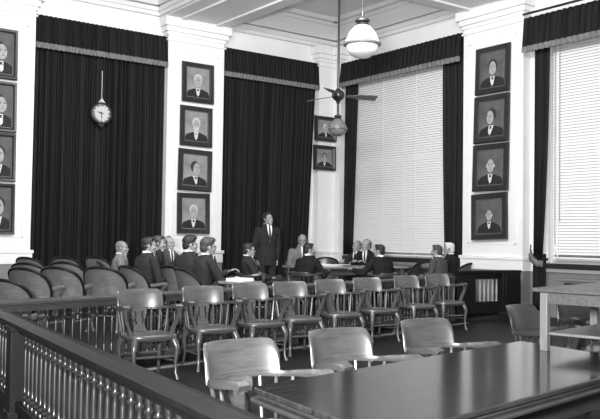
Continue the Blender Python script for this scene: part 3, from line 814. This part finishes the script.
# desk-top rack standing on the large table
k0 = on_Z(545, 350.5, .75); k1 = on_Z(594.5, 340.2, .75)
kd = (k1-k0).normalized(); KA = math.atan2(kd.y, kd.x); KL = (k1-k0).length
rk = empty('desk_rack', (k0.x, k0.y, .75), KA, 'pale oak desk-top rack with square legs and low shelf on the large table', 'rack')
zt = .335; dp = .42
for x in (0, KL):
    for y in (0, -dp):
        if y < 0: 
            pass
        MB().box((x-.021, y-.021, 0), (x+.021, y+.021, zt-.025)).build('leg', M['ltleg'], rk, bevel=.003)
MB().box((-.055, -dp-.05, zt-.022), (KL+.35, .05, zt)).build('rack_top', M['ltwood'], rk, bevel=.004)
ap = MB(); ap.box((.02, -.012, zt-.085), (KL+.3, .012, zt-.021)); ap.box((.02, -dp-.012, zt-.085), (KL+.3, -dp+.012, zt-.021)); ap.box((-.012, -dp, zt-.085), (.012, 0, zt-.021))
ap.build('apron', M['ltwood'], rk, bevel=.003)
MB().box((.0, -dp+.02, .085), (KL+.3, -.02, .10)).build('shelf', M['ltleg'], rk, bevel=.003)

# ------------------------------------------------------------------ meeting table, small desk, bench
def simple_table(name, p, rz, L, W, hgt_, lab, mt, z0, top=.035):
    o = empty(name, (p.x, p.y, z0), rz, lab, 'table')
    MB().box((-L/2, -W/2, hgt_-top), (L/2, W/2, hgt_)).build('table_top', M['wood_m'], o, bevel=.008)
    a = MB()
    for b in ((-L/2+.08, -W/2+.08, L/2-.08, -W/2+.10), (-L/2+.08, W/2-.10, L/2-.08, W/2-.08), (-L/2+.08, -W/2+.08, -L/2+.10, W/2-.08), (L/2-.10, -W/2+.08, L/2-.08, W/2-.08)):
        a.box((b[0], b[1], hgt_-top-.11), (b[2], b[3], hgt_-top+.002))
    a.build('apron', mt, o)
    for sx in (-1, 1):
        for sy in (-1, 1):
            MB().lathe([(.03, 0), (.034, .03), (.028, .06), (.04, .12), (.042, hgt_-.25), (.036, hgt_-.17), (.044, hgt_-.14), (.044, hgt_-top)], 12, Matrix.Translation((sx*(L/2-.09), sy*(W/2-.09), 0))).build('leg', mt, o, 40)
    return o
mp = at(346, 14.3, .86); MA = wang(62)
simple_table('meeting_table', mp, MA, 2.1, .84, .76, 'wooden meeting table with papers, the group of men seated around it', M['wood_d'], .1)
sp = at(240, 9.95, .8); simple_table('side_table', sp, PA, .42, .36, .70, 'small dark side table holding papers behind the long rail', M['wood_d'], .1)
def sheet(p, rz, w, h, lab, name='paper_stack', th=.012, group=None, mt='paper'):
    o = MB().box((-w/2, -h/2, 0), (w/2, h/2, th)).build(name, M[mt], None, bevel=.002); o.location = p; o.rotation_euler = (0, 0, rz)
    return tag(o, lab, 'paper', group)
sheet((sp.x, sp.y, .80), PA+.2, .26, .24, 'thick white paper stack on the small side table', th=.035)
def on_table(x, D): q = at(x, D, .86); q.z = .86; return q
G = 'papers on the meeting table'
sheet(on_table(317, 14.65), MA+.1, .40, .30, 'white papers on the meeting table nearest the empty chair', th=.02, group=G)
sheet(on_table(329, 14.75), MA-.2, .30, .22, 'white sheet in the middle of the meeting table', th=.008, group=G)
sheet(on_table(341, 14.9), MA+.3, .30, .22, 'white sheet on the meeting table before the grey-haired man', th=.008, group=G)
sheet(on_table(332, 14.05), MA+.3, .28, .22, 'white sheet at the near edge of the meeting table', th=.008, group=G)

# dark cabinets under the windows
def cabinet(y0, y1, zt_, lab, depth=.34):
    o = empty('radiator_cabinet', (XR-.02, y1, 0.0 if y1 < 10 else .1), -PI/2, lab, 'cabinet')
    W = y1-y0; zt_ -= o.location.z
    MB().box((0, -depth, 0), (W, 0, zt_-.04)).build('body', M['dado'], o, bevel=.006)
    MB().box((-.03, -depth-.03, zt_-.04), (W+.03, 0, zt_)).build('top', M['dado'], o, bevel=.006)
    g = MB(); g.box((.08, -depth-.004, zt_-.20), (W-.08, -depth+.01, zt_-.07))
    g.build('grille', M['black'], o)
cabinet(11.35, 13.2, .84, 'dark cabinet under the blind behind the meeting table', .16)
cabinet(5.9, 8.45, .72, 'grey cabinet with dark slot under the right-hand blind', .22)

# ------------------------------------------------------------------ people
def person(loc, rz, lab, suit='suit_d', hair='hair_d', style='full', standing=False, lean=.05, slump=.13, hyaw=0.0, hpitch=0.0, hands=None, glasses=False, s=1.0, crossed=False, light=False):
    o = empty('person', loc, rz, lab, 'person'); o.scale = (s, s, s)
    hz = .93 if standing else .515
    def sp(t, dx=0, dy=0, dz=0):
        a = lean+slump*t
        return Vector((dx, math.sin(lean)*t+slump*t*t+dy, hz+math.cos(lean)*t+dz))
    # limbs
    if standing:
        hips = [Vector((sg*.095, 0, hz-.02)) for sg in (-1, 1)]; knees = [Vector((sg*.105, .02, .50)) for sg in (-1, 1)]; ank = [Vector((sg*.11, -.02, .09)) for sg in (-1, 1)]
    else:
        hips = [Vector((sg*.10, .02, hz)) for sg in (-1, 1)]; knees = [Vector((sg*.13, .44, .53)) for sg in (-1, 1)]; ank = [Vector((sg*.14, .46, .09)) for sg in (-1, 1)]
        if crossed:
            knees[1] = Vector((.02, .46, .64)); ank[1] = Vector((-.16, .72, .42))
    sh = [sp(.408, sg*.186) for sg in (-1, 1)]
    if hands is None:
        hands = [(-.25, .02, .84), (.25, .02, .84)] if standing else [(-.10, .30, .66), (.10, .30, .66)]
    wr_ = [Vector(h) for h in hands]; el = []
    for i, sg in enumerate((-1, 1)):
        d_ = wr_[i]-sh[i]; L = d_.length; l1, l2 = .29, .26
        if L > .545: wr_[i] = sh[i]+d_*(.545/L); d_ = wr_[i]-sh[i]; L = .545
        a = (l1*l1-l2*l2+L*L)/(2*L); h = math.sqrt(max(0, l1*l1-a*a))
        pole = Vector((sg*.55, -.45, -.7)); u = d_.normalized(); pole = (pole-u*pole.dot(u)).normalized()
        el.append(sh[i]+u*a+pole*h)
    # head frame
    nb = sp(.50); hc = nb+Vector((0, .028, .108))
    HM = Matrix.Translation(hc) @ Matrix.Rotation(hyaw, 4, 'Z') @ Matrix.Rotation(-hpitch, 4, 'X')
    def hp(x, y, z): return HM @ Vector((x, y, z))
    hr = HM.to_euler()
    b = MB()
    b.loft([(sp(-.09), .15, .10), (sp(0), .155, .105), (sp(.12), .14, .095), (sp(.26), .155, .10), (sp(.38), .165, .095), (sp(.44), .14, .08), (sp(.49), .075, .065), (sp(.52), .06, .06)])
    b.caps(sp(.46), hp(0, -.015, -.05), .060, .056)
    # head: cranium, face, jaw, nose, brow, cheeks, ears
    def he(c, r, rot=(0, 0, 0)):
        e_ = (HM.to_3x3() @ Euler(rot).to_matrix()).to_euler(); b.ell(hp(*c), r, tuple(e_))
    he((0, -.012, .035), (.074, .094, .082)); he((0, .022, -.02), (.062, .066, .088)); he((0, .038, -.075), (.046, .046, .038)); he((0, .068, -.098), (.022, .018, .016))
    b.caps(hp(0, .083, .012), hp(0, .100, -.026), .009, .0115); b.ell(hp(0, .094, -.030), (.015, .011, .009), tuple(hr))
    for sg in (-1, 1):
        b.caps(hp(sg*.012, .082, .024), hp(sg*.045, .072, .022), .010, .009)
        he((sg*.040, .062, -.025), (.022, .020, .020)); he((sg*.074, -.008, -.008), (.009, .020, .032), (0, 0, sg*-.35))
    b.ell(hp(0, .083, -.058), (.024, .011, .007), tuple(hr)); b.ell(hp(0, .080, -.070), (.021, .011, .007), tuple(hr))
    # limbs of the body
    for i, sg in enumerate((-1, 1)):
        b.caps(sh[i], el[i], .048, .040).caps(el[i], wr_[i], .039, .027)
        b.caps(hips[i], knees[i], .082, .058).caps(knees[i], ank[i], .055, .036)
        b.caps(ank[i]+Vector((0, -.03, -.04)), ank[i]+Vector((0, .13, -.055)), .034, .028)
        # hand
        dh = (wr_[i]-el[i]).normalized(); nrm = Vector((0, 0, -1)) if abs(dh.z) < .8 else Vector((-sg, 0, 0))
        sdv_ = dh.cross(nrm).normalized(); nrm = sdv_.cross(dh)
        if nrm.z > 0 and abs(dh.z) < .8: nrm = -nrm
        thumb_side = sdv_ if sdv_.x*(-sg) > 0 or abs(sdv_.x) < .1 else -sdv_
        w0 = wr_[i]
        for q in (-.026, -.009, .009, .026):
            b.caps(w0+dh*.012+thumb_side*q*.7, w0+dh*.085+thumb_side*q, .014, .012)
        for q, Lf in ((.030, .070), (.010, .080), (-.011, .076), (-.031, .058)):
            k0_ = w0+dh*.088+thumb_side*q; k1_ = k0_+(dh*.85+nrm*.5+thumb_side*q*1.5).normalized()*Lf*.55; k2_ = k1_+(dh*.35+nrm*.9).normalized()*Lf*.5
            b.caps(k0_, k1_, .0092, .0085, 8).caps(k1_, k2_, .0085, .0075, 8)
        t0 = w0+dh*.03+thumb_side*.032; t1 = t0+(dh*.6+thumb_side*.7).normalized()*.042; t2 = t1+(dh*.9+nrm*.4).normalized()*.032
        b.caps(t0, t1, .0125, .0105, 8).caps(t1, t2, .0105, .009, 8)
    body = remesh(b, 'body', M['skin'], o, .0075, 2)
    for sg in (-1, 1):
        MB().ell(hp(sg*.030, .079, .006), (.0125, .006, .006), tuple(hr), 10, 6).build('eye', M['eye'], body, 180)
    MB().ell(hp(0, .0915, -.064), (.024, .004, .0035), tuple(hr), 10, 6).build('mouth', M['lip'], body, 180)
    # hair
    if style != 'none':
        hb = MB()
        def hh(c, r, rot=(0, 0, 0)):
            e_ = (HM.to_3x3() @ Euler(rot).to_matrix()).to_euler(); hb.ell(hp(*c), r, tuple(e_))
        if style == 'full':
            hh((0, -.022, .052), (.079, .094, .076)); hh((0, -.060, -.005), (.066, .052, .072)); hh((0, .030, .100), (.058, .050, .026))
        elif style == 'wavy':
            hh((0, -.022, .055), (.083, .098, .080)); hh((0, -.062, -.005), (.070, .054, .075)); hh((.012, .035, .100), (.062, .056, .034), (0, .2, 0)); hh((-.03, -.01, .125), (.035, .06, .018))
        elif style == 'receding':
            hh((0, -.050, .030), (.078, .066, .076)); hh((0, -.066, -.015), (.064, .046, .062)); hh((0, -.01, .105), (.03, .05, .018))
        else:   # short crop
            hh((0, -.026, .044), (.0775, .088, .078)); hh((0, -.062, -.005), (.064, .048, .066))
        for sg in (-1, 1): hh((sg*.066, .006, .018), (.013, .022, .040))
        remesh(hb, 'hair', M[hair], o, .007, 1, .004)
    # jacket
    j = MB()
    secs = [(-.14 if not standing else -.26, .185, .135), (-.04, .180, .135), (.10, .165, .122), (.24, .180, .128), (.35, .205, .128), (.415, .180, .115), (.46, .125, .094), (.505, .080, .074), (.53, .066, .066)]
    if standing: secs[0] = (-.24, .19, .13)
    js = [(sp(t) if t > -.05 or standing else Vector((0, .01, hz-.05)), rx, ry) for t, rx, ry in secs]
    j.loft(js)
    for i in range(2):
        j.caps(sh[i]+Vector((0, 0, -.005)), el[i], .067, .057).caps(el[i], el[i].lerp(wr_[i], .93), .057, .043)
    if not standing:
        for i in range(2): j.caps(hips[i], hips[i].lerp(knees[i], .22), .105, .10)
    jk = remesh(j, 'jacket', M[suit], o, .011, 3)
    def fy(t):
        for k in range(len(secs)-1):
            if secs[k][0] <= t <= secs[k+1][0]:
                q = (t-secs[k][0])/(secs[k+1][0]-secs[k][0]); return secs[k][2]+(secs[k+1][2]-secs[k][2])*q
        return .07
    def strip(name, pts, up, mt, par, th=.012):
        """pts: (t, xl, xr)"""
        vs = []; n = len(pts)
        for off in (up, up-th):
            for t, xl, xr in pts:
                for x in (xl, xr): vs.append(tuple(sp(t, x, fy(t)*(1-.25*(abs(x)/.17)**2)+off)))
        fs = []
        for k in range(n-1):
            fs.append((2*k, 2*k+1, 2*k+3, 2*k+2)); c_ = 2*n; fs.append((c_+2*k+2, c_+2*k+3, c_+2*k+1, c_+2*k))
            fs.append((2*k, 2*k+2, c_+2*k+2, c_+2*k)); fs.append((2*k+1, c_+2*k+1, c_+2*k+3, 2*k+3))
        fs += [(0, 2*n, 2*n+1, 1), (2*n-2, 2*n-1, 4*n-1, 4*n-2)]
        return MB().add(vs, fs).build(name, mt, par, 0)
    strip('shirt_front', [(.515, -.045, .045), (.46, -.052, .052), (.38, -.040, .040), (.30, -.026, .026), (.20, -.004, .004)], .010, M['shirt'], o)
    strip('tie', [(.505, -.016, .016), (.485, -.011, .011), (.40, -.017, .017), (.30, -.020, .020), (.22, -.006, .006)], .017, M['tie'], o)
    for sg in (-1, 1):
        pts = [(.50, .045, .075), (.43, .048, .105), (.37, .038, .092), (.30, .024, .055), (.20, .002, .016)]
        strip('lapel', [(t, sg*a, sg*c_) for t, a, c_ in pts], .017, M[suit], jk)
    # collar
    cl = MB(); rg = []
    for k in range(20):
        a = 2*PI*k/20; rg.append(tuple(nb+Vector((.068*math.cos(a), .070*math.sin(a)+.004, .012-.018*math.sin(a)))))
    cl.sweep(rg, [(-.006, -.018), (.006, -.018), (.004, .013), (-.004, .013)], closed=True).build('collar', M['shirt'], o, 50)
    # trousers, shoes
    tr = MB().ell(Vector((0, 0, hz)), (.175, .125, .11))
    for i in range(2):
        kn = knees[i]; tr.caps(hips[i], kn, .098, .074).caps(kn, ank[i]+Vector((0, 0, .02)), .070, .056)
    remesh(tr, 'trousers', M[suit], o, .013, 3)
    for i in range(2):
        a = ank[i]; so_ = MB()
        so_.loft([((a.x, a.y-.075, a.z-.09), .036, .012), ((a.x, a.y+.03, a.z-.09), .045, .11)], 16) if False else None
        so_.ell((a.x, a.y+.045, a.z-.055), (.048, .145, .034)).ell((a.x, a.y-.03, a.z-.03), (.043, .062, .058))
        remesh(so_, 'shoe', M['shoe'], o, .010, 2)
    if glasses:
        g = MB()
        for sg in (-1, 1):
            rg = [tuple(hp(sg*.031+.020*math.cos(2*PI*k/14), .093, .005+.017*math.sin(2*PI*k/14))) for k in range(14)]
            g.sweep(rg, [(-.002, -.002), (.002, -.002), (.002, .002), (-.002, .002)], closed=True)
            g.tube([tuple(hp(sg*.051, .09, .008)), tuple(hp(sg*.078, 0, .008))], .002, 6)
        g.tube([tuple(hp(-.011, .094, .008)), tuple(hp(.011, .094, .008))], .002, 6)
        g.build('spectacles', M['black'], o)
    return o
PG = 'chairs of the seated men'
def seat_person(x, D, phi, lab, chlab=None, zfl=.1, chair_phi=None, zs=1.0, src=None, **k):
    """x, D: where the head stands in the photograph and its distance"""
    p = at(x, D, 1.2); wa = wang(phi); f = Vector((math.cos(wa), math.sin(wa), 0))
    sl = math.sin(k.get('lean', .05))*.5+k.get('slump', .13)*.25+.02
    q = Vector((p.x, p.y, 0))-f*sl; q.z = zfl
    o = person(tuple(q), wa-PI/2, lab, **k)
    if chlab:
        cp_ = chair_phi if chair_phi is not None else phi
        ca = wang(cp_); cf = Vector((math.cos(ca), math.sin(ca), 0))
        put_chair(src or protod, (q.x+f.x*.03, q.y+f.y*.03, zfl), ca-PI/2, chlab, PG, zs)
    return o
seat_person(122, 12.4, 75, 'seated man with cropped pale hair and light grey suit by the dark curtain', 'round-backed chair under the man in the light grey suit', suit='suit_l', hair='hair_g', style='crop', lean=-.02, s=.93, hyaw=-.25)
seat_person(149, 11.0, 48, 'seated man with black hair and dark jacket, back turned, right of the light grey suit', 'round-backed chair behind the black-haired man with turned back', suit='suit_d', hair='hair_d', style='full', lean=.02, hyaw=-.5, s=.98)
seat_person(158.5, 12.2, 85, 'seated man in profile with bright white collar between two other men', None, suit='suit_d', hair='hair_m', style='full', lean=.05, s=1.0, chair_phi=60)
seat_person(168.5, 12.9, 125, 'seated man with receding hair and clasped hands at the left side of the pilaster', 'round-backed chair of the man with clasped hands', suit='suit_m', hair='hair_d', style='receding', lean=.06, hands=[(-.03, .30, .70), (.03, .30, .72)], s=1.0)
seat_person(190, 11.2, 40, 'seated man with thick dark hair, shown from behind, under the lowest pilaster portrait', 'round-backed chair carrying the man under the pilaster portraits', suit='suit_d', hair='hair_d', style='wavy', lean=.04, hyaw=-.55, s=1.0)
seat_person(208, 10.4, 58, 'seated man with wavy hair and bright face, nearest of the left group, one hand out', 'round-backed chair of the wavy-haired man holding his hand out', suit='suit_d', hair='hair_m', style='wavy', lean=.08, hyaw=-.1, s=.98, hands=[(-.05, .42, .80), (.14, .40, .72)], glasses=True)
seat_person(248.5, 12.7, 80, 'reclining man with crossed legs just left of the standing man', 'chair of the reclining man with crossed legs', src=protol, suit='suit_d', hair='hair_d', style='full', lean=-.22, slump=.10, s=.93, crossed=True, hyaw=0, glasses=True)
seat_person(302, 15.9, 160, 'thin-haired man in grey suit seated at the far left end of the table', 'chair of the thin-haired man at the meeting table', suit='suit_l', hair='hair_g', style='receding', lean=.05, s=1.06, hyaw=-.3, glasses=True)
seat_person(309.5, 13.5, 38, 'black-haired man seated with his back to us, near side of the meeting table', 'chair of the dark-suited man with his back to us', src=protol, suit='suit_k', hair='hair_d', style='full', lean=.12, s=.93, hyaw=-.6, hands=[(-.2, .36, .74), (.2, .38, .74)])
seat_person(357, 16.2, -140, 'grey-haired seated man at the far side of the meeting table beside the window drape', 'chair of the grey-haired man beside the window drape', suit='suit_d', hair='hair_g', style='crop', lean=.10, s=.97, hyaw=-.3, hands=[(-.18, .38, .78), (.18, .38, .78)])
seat_person(366.5, 15.3, -150, 'pale-faced seated man in black suit leaning over the meeting table', 'chair of the pale-faced man leaning over the table', suit='suit_k', hair='hair_m', style='receding', lean=.12, s=1.0, hyaw=-.2, hands=[(-.12, .40, .80), (.14, .38, .80)])
seat_person(379, 13.5, -32, 'seated man with slick dark hair and dark suit, back to us, arm along the table', 'chair of the slick-haired man at the meeting table', src=protol, suit='suit_k', hair='hair_d', style='full', lean=.16, s=.93, hyaw=.5, hands=[(-.40, .36, .78), (.2, .38, .74)])
seat_person(436.5, 13.9, -50, 'dark-haired man with white collar, seated behind the rightmost row armchair', 'chair of the dark-haired man near the right-hand end', src=protol, suit='suit_m', hair='hair_m', style='full', lean=.10, s=.93, hyaw=.2)
seat_person(449, 14.6, -62, 'white-haired man in dark suit seated below the window drape', 'chair of the white-haired man below the window drape', suit='suit_k', hair='hair_w', style='full', lean=.05, s=.96, hyaw=.1)
sp_ = at(266.5, 15.3, .9); wa = wang(155)
person((sp_.x, sp_.y, .1), wa-PI/2, 'standing man in dark suit with white collar against the dark curtain', suit='suit_d', hair='hair_d', style='full', standing=True, lean=.02, slump=.03, hyaw=.35, hpitch=-.2, s=1.03, hands=[(-.20, .02, .80), (.20, .02, .80)])
# vacant chairs by the meeting table
put_chair(protoe, tuple(at(323.5, 17.0, .1)), wang(190)-PI/2, 'empty dark round-backed chair at the meeting table below the corner', 'empty chairs at the meeting table')
put_chair(protoe, tuple(at(402, 15.3, .1)), wang(-80)-PI/2, 'empty dark chair before the blind, right of the meeting table', 'empty chairs at the meeting table')

# ------------------------------------------------------------------ light
w = bpy.data.worlds.new('world'); SC.world = w; w.use_nodes = True
w.node_tree.nodes['Background'].inputs['Color'].default_value = (1, 1, 1, 1); w.node_tree.nodes['Background'].inputs['Strength'].default_value = .22
def area(name, loc, target, size, power, sy=None):
    l = bpy.data.lights.new(name, 'AREA'); l.energy = power; l.size = size
    if sy: l.shape = 'RECTANGLE'; l.size_y = sy
    o = bpy.data.objects.new(name, l); COL.objects.link(o); o.location = loc
    o.rotation_euler = (Vector(target)-Vector(loc)).to_track_quat('-Z', 'Y').to_euler()
    return o
area('flash_lamp', tuple(CAMP-rv*.45+uv*.35-dv*.1), tuple(CAMP+dv*10), .42, 1000)
area('fill_light', (3.2, 7.0, 5.6), (7.0, 14.9, 3.2), 3.0, 430, 1.0)  # unseen soft light, added to brighten the back wall
area('fill_light', (5.0, 5.0, 5.6), (12.0, 11.0, 3.4), 3.0, 440, 1.0)  # added fill for the right wall, out of view
area('fill_light', (6.2, 8.6, 4.9), (7.6, 11.0, 6.6), 1.5, 130, 1.5)  # added upward light that brightens the ceiling, not a lamp of the hall
SC.view_settings.view_transform = 'Standard'; SC.view_settings.look = 'None'
SC.view_settings.exposure = 0.0; SC.view_settings.gamma = 1.0; SC.view_settings.use_curve_mapping = False
